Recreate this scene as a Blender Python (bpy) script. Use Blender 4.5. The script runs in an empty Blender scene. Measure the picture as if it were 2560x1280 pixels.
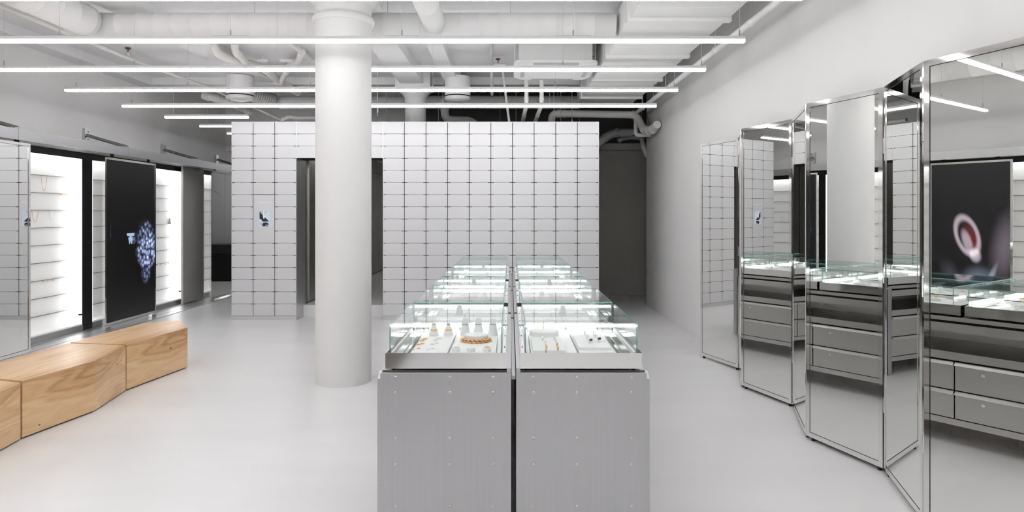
import bpy, math, random
from mathutils import Vector, Matrix
random.seed(7)
PI = math.pi
SC = bpy.context.scene
COL = SC.collection

# ------------------------------------------------------------------ camera, world, exposure
F, CX, CY, EYE = 1700.0, 1276.0, 535.0, 1.5          # focal length in px, vanishing point, eye height
cam_d = bpy.data.cameras.new('camera')
cam_d.sensor_width = 36.0
cam_d.lens = F / 2560 * 36.0
cam_d.shift_x = (1280 - CX) / 2560
cam_d.shift_y = -(640 - CY) / 2560
cam_d.clip_start = 0.05
cam = bpy.data.objects.new('camera', cam_d)
cam.location = (0, 0, EYE)
cam.rotation_euler = (PI / 2, 0, 0)
COL.objects.link(cam)
SC.camera = cam
world = bpy.data.worlds.new('world')
SC.world = world
world.use_nodes = True
world.node_tree.nodes['Background'].inputs[0].default_value = (0.75, 0.8, 0.86, 1)
world.node_tree.nodes['Background'].inputs[1].default_value = 0.6
SC.view_settings.view_transform = 'Standard'
SC.view_settings.look = 'None'
SC.view_settings.gamma = 1.0
SC.view_settings.use_curve_mapping = False
SC.view_settings.exposure = 0.0
SC.cycles.use_denoising = True
SC.cycles.use_adaptive_sampling = True
SC.cycles.adaptive_threshold = 0.1
SC.cycles.adaptive_min_samples = 12
SC.cycles.max_bounces = 8
SC.cycles.diffuse_bounces = 4
SC.cycles.glossy_bounces = 6
SC.cycles.transmission_bounces = 4
SC.cycles.transparent_max_bounces = 40
SC.cycles.caustics_reflective = True
SC.cycles.blur_glossy = 1.0
SC.cycles.caustics_refractive = False
SC.cycles.sample_clamp_indirect = 6.0
LAMP = 13.5        # pendant diffuser strength

def W(px, py, Y):
    """point at distance Y seen at a place of the photograph"""
    return Vector(((px - CX) / F * Y, Y, EYE - (py - CY) / F * Y))

def on_z(px, py, z):
    Y = (EYE - z) * F / (py - CY)
    return Vector(((px - CX) / F * Y, Y, z))

# ------------------------------------------------------------------ materials
MATS = {}
def mat(name, col, rough=0.5, metal=0.0, spec=0.5, noise=None, emit=None, bump=None, coat=0.0):
    """noise=(scale xyz, amount): gentle colour variation; bump=(scale xyz, strength)"""
    m = bpy.data.materials.new(name); MATS[name] = m
    m.use_nodes = True
    nt = m.node_tree; b = nt.nodes['Principled BSDF']
    b.inputs['Base Color'].default_value = (*col, 1)
    b.inputs['Roughness'].default_value = rough
    b.inputs['Metallic'].default_value = metal
    b.inputs['Specular IOR Level'].default_value = spec
    if coat: b.inputs['Coat Weight'].default_value = coat
    if emit:
        b.inputs['Emission Color'].default_value = (*emit[0], 1)
        b.inputs['Emission Strength'].default_value = emit[1]
    def ntex(scale, detail=3):
        tc = nt.nodes.new('ShaderNodeTexCoord'); mp = nt.nodes.new('ShaderNodeMapping')
        mp.inputs['Scale'].default_value = scale
        nz = nt.nodes.new('ShaderNodeTexNoise'); nz.inputs['Scale'].default_value = 1.0
        nz.inputs['Detail'].default_value = detail
        nt.links.new(tc.outputs['Object'], mp.inputs[0]); nt.links.new(mp.outputs[0], nz.inputs[0])
        return nz.outputs['Fac']
    if noise:
        fac = ntex(noise[0]); r = nt.nodes.new('ShaderNodeMapRange')
        r.inputs['From Min'].default_value = 0.3; r.inputs['From Max'].default_value = 0.7
        r.inputs['To Min'].default_value = 1 - noise[1]; r.inputs['To Max'].default_value = 1 + noise[1]
        nt.links.new(fac, r.inputs[0])
        mx = nt.nodes.new('ShaderNodeMix'); mx.data_type = 'RGBA'; mx.blend_type = 'MULTIPLY'
        mx.inputs[0].default_value = 1; mx.inputs[6].default_value = (*col, 1)
        nt.links.new(r.outputs[0], mx.inputs[7]); nt.links.new(mx.outputs[2], b.inputs['Base Color'])
    if bump:
        fac = ntex(bump[0], 2); bp = nt.nodes.new('ShaderNodeBump')
        bp.inputs['Strength'].default_value = bump[1]; bp.inputs['Distance'].default_value = 0.002
        nt.links.new(fac, bp.inputs['Height']); nt.links.new(bp.outputs[0], b.inputs['Normal'])
    return m

mat('wall', (0.83, 0.826, 0.818), 0.65, noise=((0.7, 0.7, 0.7), 0.03), spec=0.3)
mat('ceiling', (0.84, 0.84, 0.845), 0.7, spec=0.2)
mat('floor', (0.765, 0.76, 0.762), 0.33, spec=0.45, noise=((0.5, 1.6, 1), 0.035))
mat('paint', (0.78, 0.78, 0.775), 0.6, spec=0.25)
mat('column_paint', (0.74, 0.74, 0.735), 0.85, spec=0.1)
mat('pvc', (0.80, 0.785, 0.76), 0.45, spec=0.4)
mat('duct_grey', (0.62, 0.615, 0.61), 0.5)
mat('unlit_wall', (0.10, 0.10, 0.098), 0.7, noise=((1, 1, 1), 0.05))  # charcoal base colour stands in for the unlit upper wall
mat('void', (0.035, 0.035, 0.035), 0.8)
mat('shade_wall', (0.42, 0.415, 0.385), 0.65, noise=((0.8, 0.8, 0.8), 0.04))  # wall paint darkened in place of the shade around the passage
mat('mat_fibre', (0.13, 0.12, 0.105), 0.9)
mat('black', (0.006, 0.006, 0.007), 0.45)
mat('charcoal', (0.022, 0.023, 0.024), 0.4)
mat('steel_v', (0.52, 0.52, 0.53), 0.36, 1.0, noise=((160, 160, 1.5), 0.025), bump=((260, 260, 2), 0.06))
mat('steel_h', (0.58, 0.57, 0.555), 0.34, 1.0, noise=((2, 1.5, 160), 0.03))
mat('steel_rail', (0.55, 0.55, 0.565), 0.42, 1.0, noise=((2, 1.0, 120), 0.03))
mat('polished', (0.87, 0.865, 0.86), 0.09, 1.0)
mat('chrome', (0.80, 0.79, 0.775), 0.05, 1.0)
mat('mirror', (0.84, 0.845, 0.83), 0.0, 1.0)
mat('alu', (0.67, 0.672, 0.685), 0.42, 0.4, spec=0.3)
mat('alu_edge', (0.62, 0.62, 0.63), 0.35, 0.8)
mat('dark_steel', (0.30, 0.30, 0.29), 0.3, 1.0)
mat('grey_panel', (0.58, 0.575, 0.555), 0.5, 0.2)
mat('case_white', (0.84, 0.84, 0.83), 0.45, emit=((1, 1, 0.99), 0.2))  # small glow added to the white lining, as if backlit
mat('pad', (0.86, 0.86, 0.86), 0.6)
mat('groove', (0.45, 0.45, 0.46), 0.4, 0.6)
mat('gold', (0.85, 0.50, 0.22), 0.18, 1.0)
mat('silver', (0.78, 0.78, 0.80), 0.15, 1.0)
mat('onyx', (0.03, 0.03, 0.035), 0.2)
mat('copper', (0.25, 0.10, 0.06), 0.5)
mat('amber', (0.85, 0.42, 0.08), 0.4)
mat('gasket', (0.015, 0.015, 0.015), 0.6)
mat('lamp', (0.9, 0.9, 0.9), 0.5, emit=((1.0, 0.985, 0.99), LAMP))
mat('case_led', (0.9, 0.9, 0.9), 0.5, emit=((1, 1, 1), 13.0))
mat('light_panel', (0.9, 0.9, 0.9), 0.5, emit=((1, 1, 1), 2.4))
mat('tw_mark', (0.1, 0.1, 0.1), 0.4, emit=((0.36, 0.49, 0.68), 1.0))
mat('print_white', (0.90, 0.90, 0.90), 0.4)
mat('scr_blue', (0.1, 0.1, 0.1), 0.3, emit=((0.47, 0.57, 0.68), 0.9))
mat('scr_mauve', (0.1, 0.1, 0.1), 0.3, emit=((0.42, 0.35, 0.43), 0.9))
mat('scr_pale', (0.1, 0.1, 0.1), 0.3, emit=((0.74, 0.68, 0.76), 0.9))
mat('scr_black', (0.012, 0.012, 0.02), 0.3)
mat('scr_skin', (0.1, 0.1, 0.1), 0.3, emit=((0.50, 0.38, 0.40), 0.8))

def glass_mat():
    m = bpy.data.materials.new('glass'); MATS['glass'] = m; m.use_nodes = True
    nt = m.node_tree; nt.nodes.clear()
    o = nt.nodes.new('ShaderNodeOutputMaterial'); mix = nt.nodes.new('ShaderNodeMixShader')
    t = nt.nodes.new('ShaderNodeBsdfTransparent'); t.inputs[0].default_value = (0.975, 0.985, 0.98, 1)
    g = nt.nodes.new('ShaderNodeBsdfGlossy'); g.inputs['Roughness'].default_value = 0.0
    fr = nt.nodes.new('ShaderNodeFresnel'); geo = nt.nodes.new('ShaderNodeNewGeometry')
    mr = nt.nodes.new('ShaderNodeMapRange'); mr.inputs['To Min'].default_value = 1.5; mr.inputs['To Max'].default_value = 1 / 1.5
    nt.links.new(geo.outputs['Backfacing'], mr.inputs[0]); nt.links.new(mr.outputs[0], fr.inputs['IOR'])
    nt.links.new(fr.outputs[0], mix.inputs[0]); nt.links.new(t.outputs[0], mix.inputs[1])
    nt.links.new(g.outputs[0], mix.inputs[2]); nt.links.new(mix.outputs[0], o.inputs[0])
    e = bpy.data.materials.new('glass_edge'); MATS['glass_edge'] = e; e.use_nodes = True
    nt = e.node_tree; b = nt.nodes['Principled BSDF']
    b.inputs['Base Color'].default_value = (0.22, 0.45, 0.42, 1); b.inputs['Roughness'].default_value = 0.1
    b.inputs['Alpha'].default_value = 0.75
glass_mat()

def wood_mat():
    m = bpy.data.materials.new('wood'); MATS['wood'] = m; m.use_nodes = True
    nt = m.node_tree; b = nt.nodes['Principled BSDF']; L = nt.links.new
    N = lambda t: nt.nodes.new('ShaderNode' + t)
    tc = N('TexCoord')
    # slow warp so the grain sweeps in long flames
    mp = N('Mapping'); mp.inputs['Scale'].default_value = (2.2, 0.75, 4.2); L(tc.outputs['Object'], mp.inputs[0])
    n1 = N('TexNoise'); n1.inputs['Scale'].default_value = 1.0; n1.inputs['Detail'].default_value = 2; L(mp.outputs[0], n1.inputs[0])
    mp2 = N('Mapping'); mp2.inputs['Scale'].default_value = (1.0, 0.0, 1.0); L(tc.outputs['Object'], mp2.inputs[0])
    sx = N('SeparateXYZ'); L(mp2.outputs[0], sx.inputs[0])
    a = N('Math'); a.operation = 'MULTIPLY_ADD'; L(n1.outputs['Fac'], a.inputs[0]); a.inputs[1].default_value = 1.1
    L(sx.outputs['Z'], a.inputs[2])
    b2 = N('Math'); b2.operation = 'ADD'; L(a.outputs[0], b2.inputs[0]); L(sx.outputs['X'], b2.inputs[1])
    s = N('Math'); s.operation = 'MULTIPLY'; L(b2.outputs[0], s.inputs[0]); s.inputs[1].default_value = 60
    w = N('Math'); w.operation = 'SINE'; L(s.outputs[0], w.inputs[0])
    s3 = N('Math'); s3.operation = 'MULTIPLY'; L(b2.outputs[0], s3.inputs[0]); s3.inputs[1].default_value = 9
    w3 = N('Math'); w3.operation = 'SINE'; L(s3.outputs[0], w3.inputs[0])
    mp3 = N('Mapping'); mp3.inputs['Scale'].default_value = (60, 3, 90); L(tc.outputs['Object'], mp3.inputs[0])
    n3 = N('TexNoise'); n3.inputs['Scale'].default_value = 1.0; n3.inputs['Detail'].default_value = 3; L(mp3.outputs[0], n3.inputs[0])
    acc = N('Math'); acc.operation = 'MULTIPLY_ADD'; L(w.outputs[0], acc.inputs[0]); acc.inputs[1].default_value = 0.10; acc.inputs[2].default_value = 0.5
    acc2 = N('Math'); acc2.operation = 'MULTIPLY_ADD'; L(w3.outputs[0], acc2.inputs[0]); acc2.inputs[1].default_value = 0.22; L(acc.outputs[0], acc2.inputs[2])
    acc3 = N('Math'); acc3.operation = 'MULTIPLY_ADD'; L(n3.outputs['Fac'], acc3.inputs[0]); acc3.inputs[1].default_value = 0.45; L(acc2.outputs[0], acc3.inputs[2])
    cr = N('ValToRGB'); e = cr.color_ramp
    e.elements[0].position = 0.35; e.elements[0].color = (0.47, 0.245, 0.105, 1)
    e.elements[1].position = 1.0; e.elements[1].color = (0.80, 0.55, 0.32, 1)
    x = e.elements.new(0.65); x.color = (0.67, 0.41, 0.20, 1)
    L(acc3.outputs[0], cr.inputs[0]); L(cr.outputs[0], b.inputs['Base Color'])
    b.inputs['Roughness'].default_value = 0.34
wood_mat()

def screen_mat(name, blobs, beads=None, size=(1, 1)):
    """blobs: (u, v, su, sv, angle, colour, strength) soft spots of light on a black screen; object x = u, z = v"""
    m = bpy.data.materials.new(name); MATS[name] = m; m.use_nodes = True
    nt = m.node_tree; b = nt.nodes['Principled BSDF']; L = nt.links.new
    N = lambda t: nt.nodes.new('ShaderNode' + t)
    b.inputs['Base Color'].default_value = (0.012, 0.0125, 0.014, 1); b.inputs['Roughness'].default_value = 0.3
    tc = N('TexCoord'); acc = None
    def val(u, v, su, sv, ang):
        mp = N('Mapping'); mp.vector_type = 'TEXTURE'
        mp.inputs['Location'].default_value = (u, 0, v); mp.inputs['Rotation'].default_value = (0, ang, 0)
        mp.inputs['Scale'].default_value = (su, 1, sv); L(tc.outputs['Object'], mp.inputs[0])
        sp = N('SeparateXYZ'); L(mp.outputs[0], sp.inputs[0])
        cx = N('CombineXYZ'); L(sp.outputs[0], cx.inputs[0]); L(sp.outputs[2], cx.inputs[1])
        ln = N('VectorMath'); ln.operation = 'LENGTH'; L(cx.outputs[0], ln.inputs[0])
        return ln.outputs['Value']
    for (u, v, su, sv, ang, colr, st, soft) in blobs:
        if soft < 0:                                   # a soft rim instead of a filled spot
            d_ = N('Math'); d_.operation = 'SUBTRACT'; L(val(u, v, su, sv, ang), d_.inputs[0]); d_.inputs[1].default_value = 1 + soft
            ab = N('Math'); ab.operation = 'ABSOLUTE'; L(d_.outputs[0], ab.inputs[0]); src = ab.outputs[0]
            f0, f1 = -soft, 0.0
        else: src = val(u, v, su, sv, ang); f0, f1 = 1.0, 1.0 - soft
        r = N('MapRange'); r.interpolation_type = 'SMOOTHSTEP'
        r.inputs['From Min'].default_value = f0; r.inputs['From Max'].default_value = f1
        r.inputs['To Min'].default_value = 0; r.inputs['To Max'].default_value = st
        L(src, r.inputs[0])
        sc = N('VectorMath'); sc.operation = 'SCALE'; sc.inputs[0].default_value = colr; L(r.outputs[0], sc.inputs['Scale'])
        if acc is None: acc = sc.outputs[0]
        else:
            ad = N('VectorMath'); ad.operation = 'ADD'; L(acc, ad.inputs[0]); L(sc.outputs[0], ad.inputs[1]); acc = ad.outputs[0]
    if beads:
        vo = N('TexVoronoi'); vo.voronoi_dimensions = '2D'; vo.inputs['Scale'].default_value = beads
        sp = N('SeparateXYZ'); L(tc.outputs['Object'], sp.inputs[0]); cb = N('CombineXYZ'); L(sp.outputs[0], cb.inputs[0]); L(sp.outputs[2], cb.inputs[1])
        L(cb.outputs[0], vo.inputs['Vector'])
        r = N('MapRange'); r.interpolation_type = 'SMOOTHSTEP'; r.inputs['From Min'].default_value = 0.62; r.inputs['From Max'].default_value = 0.25
        r.inputs['To Min'].default_value = 0.12; r.inputs['To Max'].default_value = 1.0
        L(vo.outputs['Distance'], r.inputs[0])
        bw = N('SeparateXYZ'); L(vo.outputs['Color'], bw.inputs[0])
        pw = N('MapRange'); pw.inputs['To Min'].default_value = 0.12; pw.inputs['To Max'].default_value = 1.0; L(bw.outputs[0], pw.inputs[0])
        mu = N('Math'); mu.operation = 'MULTIPLY'; L(r.outputs[0], mu.inputs[0]); L(pw.outputs[0], mu.inputs[1])
        sc = N('VectorMath'); sc.operation = 'SCALE'; L(acc, sc.inputs[0]); L(mu.outputs[0], sc.inputs['Scale']); acc = sc.outputs[0]
    L(acc, b.inputs['Emission Color']); b.inputs['Emission Strength'].default_value = 1.0

# ------------------------------------------------------------------ mesh helpers
class MB:
    def __init__(s): s.v = []; s.f = []; s.mi = []; s.sm = []
    def add(s, vs, fs, mi=0, sm=False):
        o = len(s.v); s.v += [tuple(p) for p in vs]
        for f in fs: s.f.append([i + o for i in f]); s.mi.append(mi); s.sm.append(sm)
        return s
    def box(s, x0, x1, y0, y1, z0, z1, mi=0):
        vs = [(x, y, z) for x in (x0, x1) for y in (y0, y1) for z in (z0, z1)]
        return s.add(vs, [(0, 1, 3, 2), (4, 6, 7, 5), (0, 4, 5, 1), (2, 3, 7, 6), (0, 2, 6, 4), (1, 5, 7, 3)], mi)
    def prism(s, poly, z0, z1, mi=0, side_mi=None):
        a = sum(poly[i][0] * poly[(i + 1) % len(poly)][1] - poly[(i + 1) % len(poly)][0] * poly[i][1] for i in range(len(poly)))
        if a < 0: poly = poly[::-1]
        n = len(poly); vs = [(x, y, z0) for x, y in poly] + [(x, y, z1) for x, y in poly]
        s.add(vs, [list(range(n))[::-1], list(range(n, 2 * n))], mi)
        return s.add(vs, [(i, (i + 1) % n, n + (i + 1) % n, n + i) for i in range(n)], mi if side_mi is None else side_mi)
    def tube(s, pts, r, seg=14, caps=True, mi=0):
        pts = [Vector(p) for p in pts]; n = len(pts)
        rs = r if isinstance(r, (list, tuple)) else [r] * n
        tang = []
        for i in range(n):
            a = pts[max(i - 1, 0)]; b = pts[min(i + 1, n - 1)]; tang.append((b - a).normalized())
        t = tang[0]; up = Vector((0, 0, 1)) if abs(t.z) < 0.9 else Vector((1, 0, 0))
        u = t.cross(up).normalized(); rings = []
        for i in range(n):
            t = tang[i]; u = (u - t * u.dot(t)).normalized(); w = t.cross(u)
            rings.append([pts[i] + (u * math.cos(2 * PI * k / seg) + w * math.sin(2 * PI * k / seg)) * rs[i] for k in range(seg)])
        vs = [p for ring in rings for p in ring]
        s.add(vs, [(i * seg + k, i * seg + (k + 1) % seg, (i + 1) * seg + (k + 1) % seg, (i + 1) * seg + k) for i in range(n - 1) for k in range(seg)], mi, True)
        if caps:
            s.add(rings[0], [list(range(seg))[::-1]], mi); s.add(rings[-1], [list(range(seg))], mi)
        return s
    def cyl(s, p0, p1, r, seg=16, mi=0, r1=None):
        return s.tube([p0, p1], [r, r if r1 is None else r1], seg, True, mi)
    def lathe(s, prof, c=(0, 0, 0), seg=32, mi=0):
        """prof: (radius, z) from bottom to top"""
        c = Vector(c)
        for (ra, za), (rb, zb) in zip(prof[:-1], prof[1:]):
            vs = [c + Vector((ra * math.cos(2 * PI * k / seg), ra * math.sin(2 * PI * k / seg), za)) for k in range(seg)] + \
                 [c + Vector((rb * math.cos(2 * PI * k / seg), rb * math.sin(2 * PI * k / seg), zb)) for k in range(seg)]
            s.add(vs, [(k, (k + 1) % seg, seg + (k + 1) % seg, seg + k) for k in range(seg)], mi, abs(za - zb) > 1e-6)
        return s
    def torus(s, R, r, axis='z', seg=20, sg=7, c=(0, 0, 0), mi=0):
        c = Vector(c); vs = []
        for i in range(seg):
            a = 2 * PI * i / seg
            for k in range(sg):
                b = 2 * PI * k / sg; q = (R + r * math.cos(b)); p = (q * math.cos(a), q * math.sin(a), r * math.sin(b))
                if axis == 'y': p = (p[0], p[2], p[1])
                if axis == 'x': p = (p[2], p[0], p[1])
                vs.append(c + Vector(p))
        return s.add(vs, [(i * sg + k, ((i + 1) % seg) * sg + k, ((i + 1) % seg) * sg + (k + 1) % sg, i * sg + (k + 1) % sg) for i in range(seg) for k in range(sg)], mi, True)
    def mesh(s, name, mats):
        me = bpy.data.meshes.new(name); me.from_pydata(s.v, [], s.f)
        for m in ([mats] if isinstance(mats, str) else mats): me.materials.append(MATS[m])
        me.polygons.foreach_set('material_index', s.mi); me.polygons.foreach_set('use_smooth', s.sm)
        me.update(); return me
    def build(s, name, mats, parent=None, bevel=0.0):
        o = bpy.data.objects.new(name, s.mesh(name, mats)); COL.objects.link(o)
        if parent is not None: o.parent = parent
        if bevel:
            b = o.modifiers.new('bevel', 'BEVEL'); b.width = bevel; b.segments = 2; b.limit_method = 'ANGLE'; b.angle_limit = 0.6
        return o

def fillet(pts, rad, n=6):
    pts = [Vector(p) for p in pts]; out = [pts[0]]
    for a, b, c in zip(pts[:-2], pts[1:-1], pts[2:]):
        d0 = (a - b); d1 = (c - b); r = min(rad, d0.length * 0.48, d1.length * 0.48)
        p0 = b + d0.normalized() * r; p1 = b + d1.normalized() * r
        for i in range(n + 1):
            t = i / n; out.append(p0.lerp(b, t).lerp(b.lerp(p1, t), t))
    return out + [pts[-1]]

def tag(o, label, cat, group=None):
    o['label'] = label; o['category'] = cat
    if group: o['group'] = group
    return o
def thing(name, label, cat, loc=(0, 0, 0), rz=0.0, group=None):
    o = bpy.data.objects.new(name, None); o.empty_display_size = 0.1
    o.location = loc; o.rotation_euler = (0, 0, rz); COL.objects.link(o)
    return tag(o, label, cat, group)
def put(name, mesh, parent=None, loc=(0, 0, 0), rot=(0, 0, 0)):
    o = bpy.data.objects.new(name, mesh); COL.objects.link(o); o.location = loc; o.rotation_euler = rot
    if parent is not None: o.parent = parent
    return o
def struct(o):
    o['kind'] = 'structure'; return o
def copy_tree(o, parent=None):
    c = o.copy(); COL.objects.link(c); c.parent = parent
    for ch in o.children: copy_tree(ch, c)
    return c

# ------------------------------------------------------------------ the room
WR, WL = 2.24, -5.68          # right wall, left wall
HC = 3.58                      # ceiling
HV = 4.35; YV = 10.62            # dark void over the rear part: its ceiling, where it begins
YB = 9.62                     # face of the drawer wall
NEAR = -3.2                   # wall behind the camera
struct(MB().box(WL - 0.2, 4.2, NEAR, 16.4, -0.12, 0.0).build('floor', 'floor'))
struct(MB().box(WL - 0.2, 4.2, NEAR, YV, HC, HC + 0.15).build('ceiling', 'ceiling'))
struct(MB().box(WL - 0.2, WL, NEAR, 16.4, 0, HV).build('wall_left', 'wall'))
struct(MB().box(WR, WR + 0.2, NEAR, 11.2, 0, HV).build('wall_right', 'wall'))
struct(MB().box(WR + 0.2, 4.2, 11.0, 11.2, 0, HV).build('wall_side_recess', 'wall'))
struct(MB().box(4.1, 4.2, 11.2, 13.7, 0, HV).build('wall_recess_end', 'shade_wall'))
w = MB().box(WL, WR, NEAR - 0.15, NEAR, 0, HC).build('wall_behind', 'wall'); struct(w)
d = MB().box(-1.75, -0.55, NEAR, NEAR + 0.04, 0, 2.3).build('door_1', 'charcoal'); struct(d)
MB().box(-0.72, -0.68, NEAR + 0.04, NEAR + 0.09, 0.9, 1.3).build('door_handle', 'chrome', d)
m_ = tag(MB().box(-2.3, -1.08, NEAR + 0.1, -0.2, 0.0, 0.012).build('added_mat', 'mat_fibre'), 'added dark grey mat behind the viewer, darkens the reflection in the left tray', 'mat')  # unseen mat added to darken what the left tray mirrors
# low partition at the end of the passage on the right, and the upper wall behind everything; missing light put into both colours
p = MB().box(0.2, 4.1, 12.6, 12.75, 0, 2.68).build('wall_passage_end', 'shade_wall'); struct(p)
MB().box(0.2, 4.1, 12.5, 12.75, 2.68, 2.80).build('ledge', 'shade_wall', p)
struct(MB().box(-1.9, 4.2, 13.55, 13.7, 2.75, HV).build('wall_back_upper', 'unlit_wall'))
struct(MB().box(WL, -1.9, 13.55, 13.7, 2.75, HV).build('wall_back_upper_left', 'wall'))
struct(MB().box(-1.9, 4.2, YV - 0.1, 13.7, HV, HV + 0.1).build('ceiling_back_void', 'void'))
struct(MB().box(WL, -1.9, YV - 0.1, 13.7, HV, HV + 0.1).build('ceiling_back_left', 'ceiling'))
struct(MB().box(WL, WR, YV - 0.06, YV, HC + 0.15, HV).build('wall_void_front', 'unlit_wall'))
struct(MB().box(WL, 4.2, 13.7, 16.4, 2.75, 2.85).build('ceiling_back_room', 'ceiling'))
wb = struct(MB().box(WL, 4.2, 16.3, 16.4, 0, 2.75).build('wall_back', 'wall'))
for k in range(6): MB().box(WL + 0.01 + k * 0.45, WL + 0.45 + k * 0.45, 16.285, 16.3, 0.02, 2.7).build('panel', 'alu', wb)
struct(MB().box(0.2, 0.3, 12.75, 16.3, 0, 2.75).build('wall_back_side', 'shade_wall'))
# beams under the slab
def beam(n, x0, x1, y0, y1, z0, m='ceiling'): struct(MB().box(x0, x1, y0, y1, z0, HC).build('trim_%d' % n, m))
beam(1, WL, -5.45, NEAR, 10.62, 3.46)
beam(2, -3.95, -3.55, NEAR, 10.62, 3.50)
beam(3, -1.62, -1.28, 7.0, 10.0, 3.42)
beam(4, -0.97, -0.78, 7.0, 10.3, 3.45)
beam(5, WL, WR, 10.35, 10.62, 3.47)


# round columns
def column(name, X, Y, r, ring_z, top_r, box_half):
    c = MB(); c.lathe([(r, 0), (r, ring_z - 0.19), (r + 0.004, ring_z - 0.185), (r + 0.004, ring_z - 0.03)], (X, Y, 0), 48)
    o = struct(c.build(name, 'column_paint'))
    MB().lathe([(r, ring_z - 0.045), (r + 0.020, ring_z - 0.04), (r + 0.030, ring_z - 0.02), (r + 0.030, ring_z), (r + 0.018, ring_z + 0.02),
                (r * 0.98, ring_z + 0.02), (r * 1.02, ring_z + 0.12), (top_r, ring_z + 0.17)], (X, Y, 0), 48).build('capital', 'column_paint', o)
    MB().box(X - box_half, X + box_half, Y - box_half, Y + box_half, ring_z + 0.17, HC).build('abacus', 'paint', o, 0.004)
column('column_front', -1.50, 6.115, 0.246, 3.24, 0.30, 0.30)
c2 = MB(); c2.lathe([(0.155, 0), (0.155, 3.14), (0.162, 3.145), (0.162, 3.24), (0.20, 3.30), (0.25, 3.34), (0.25, 3.37)], (-1.43, 10.25, 0), 40)
o = struct(c2.build('column_rear', 'column_paint'))
MB().box(-1.43 - 0.27, -1.43 + 0.25, 10.0, 10.5, 3.37, HC).build('abacus', 'paint', o, 0.004)

# ------------------------------------------------------------------ wall of metal drawers
PXB = YB / F
X_LEFT = (580 - CX) * PXB                # left end
CW = (1497 - 580) * PXB / 17             # column width
RH = 30.3 * PXB; Z_TOP = EYE + 230 * PXB; Z_PL = Z_TOP - 16 * RH
def drawer_mesh():
    m = MB(); g = 0.0045; w, h = CW - 2 * g, RH - 2 * g
    m.box(g, g + w, -0.018, 0.0, g, g + h)
    m.box(g + w * 0.12, g + w * 0.88, -0.017, 0.0, g + h, g + h + 0.005)     # finger lip left of the gap in the middle
    return m.mesh('drawer', 'alu')
DM = drawer_mesh()
def drawer_bank(label, c0, c1, r0, r1, skip=(), depth=0.40, plinth=True):
    x0 = X_LEFT + c0 * CW; x1 = X_LEFT + c1 * CW; zb = Z_TOP - r1 * RH
    t = thing('drawer_cabinet', label, 'cabinet', (x0, YB, 0))
    w = x1 - x0
    MB().box(0.002, w - 0.002, 0.004, depth, zb if not plinth else 0.02, Z_TOP - 0.006).build('carcass', 'gasket', t)
    e = MB()
    for xx in (0, w - 0.008): e.box(xx, xx + 0.008, -0.016, depth + 0.01, 0.0 if plinth else zb, Z_TOP)
    e.box(0.008, w - 0.008, -0.010, depth + 0.01, Z_TOP - 0.004, Z_TOP + 0.002)
    e.build('side_panel', 'alu_edge', t)
    if plinth: MB().box(0.008, w - 0.008, -0.012, 0.004, 0.0, zb).build('plinth', 'alu_edge', t)
    for c in range(c0, c1):
        for r in range(r0, r1):
            if (c, r) in skip: continue
            put('drawer', DM, t, ((c - c0) * CW, 0, Z_TOP - (r + 1) * RH))
    return t
kiosk = [(1, r) for r in (6, 7, 8, 9)]
tl = drawer_bank('narrow tower of brushed metal drawers with a small lit screen, left of the doorway', 0, 3, 0, 16, kiosk)
tr = drawer_bank('wide wall of brushed metal drawers behind the glass counters', 7, 17, 0, 16)
lt = drawer_bank('metal panel rows bridging the doorway above the white column', 3, 7, 0, 3, plinth=False)
# screen panel in the tower
kz = Z_TOP - 10 * RH
kp = MB().box(CW + 0.0045, 2 * CW - 0.0045, -0.018, 0, kz + 0.0045, kz + 4 * RH - 0.0045).build('screen_panel', 'alu', tl)
sx0, sx1 = (649.5 - 580) * PXB, (678 - 580) * PXB
sz0, sz1 = EYE - (566.5 - CY) * PXB, EYE - (525 - CY) * PXB
sc = MB().box(sx0, sx1, -0.026, -0.0185, sz0, sz1).build('screen', 'scr_blue', kp, 0.004)
def flat(poly, y, parent, m, name='screen_image'):
    pts = [(sx0 + u * (sx1 - sx0), sz0 + v * (sz1 - sz0)) for u, v in poly]
    a = MB(); n = len(pts)
    a.add([(x, y, z) for x, z in pts], [list(range(n))]); return a.build(name, m, parent)
def flats(items):
    a = MB(); names = []
    for k, (poly, m) in enumerate(items):
        pts = [(sx0 + u * (sx1 - sx0), -0.0262 - 0.00012 * k, sz0 + v * (sz1 - sz0)) for u, v in poly]
        if m not in names: names.append(m)
        a.add(pts, [list(range(len(pts)))], names.index(m))
    return a, names
a, nm = flats([([(0.04, 0.93), (0.3, 0.7), (0.45, 0.62), (0.88, 0.30), (0.3, 0.30), (0.18, 0.44), (0.04, 0.46)], 'scr_black'),
               ([(0.08, 0.95), (0.75, 0.95), (0.36, 0.68)], 'scr_mauve'), ([(0.36, 0.95), (0.48, 0.95), (0.42, 0.66), (0.36, 0.68)], 'scr_pale'),
               ([(0.32, 0.66), (0.5, 0.66), (0.74, 0.46), (0.62, 0.50), (0.5, 0.58), (0.44, 0.46), (0.38, 0.48)], 'scr_pale'),
               ([(0.08, 0.10), (0.26, 0.10), (0.26, 0.24), (0.08, 0.24)], 'scr_mauve'),
               ([(0.28, 0.02), (0.28, 0.14), (0.36, 0.24), (0.6, 0.26), (0.78, 0.22), (0.84, 0.14), (0.8, 0.06), (0.5, 0.02)], 'scr_black'),
               ([(0.54, 0.02), (0.6, 0.11), (0.72, 0.13), (0.8, 0.09), (0.82, 0.02)], 'scr_skin'),
               ([(0.6, 0.02), (0.66, 0.07), (0.76, 0.06), (0.78, 0.02)], 'scr_black')])
a.build('screen_image', nm, sc)
cu = bpy.data.curves.new('lettering', 'FONT'); cu.body = 'TOMWOOD'; cu.size = 0.034; cu.align_x = 'CENTER'; cu.extrude = 0.0006; cu.space_character = 1.12
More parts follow.
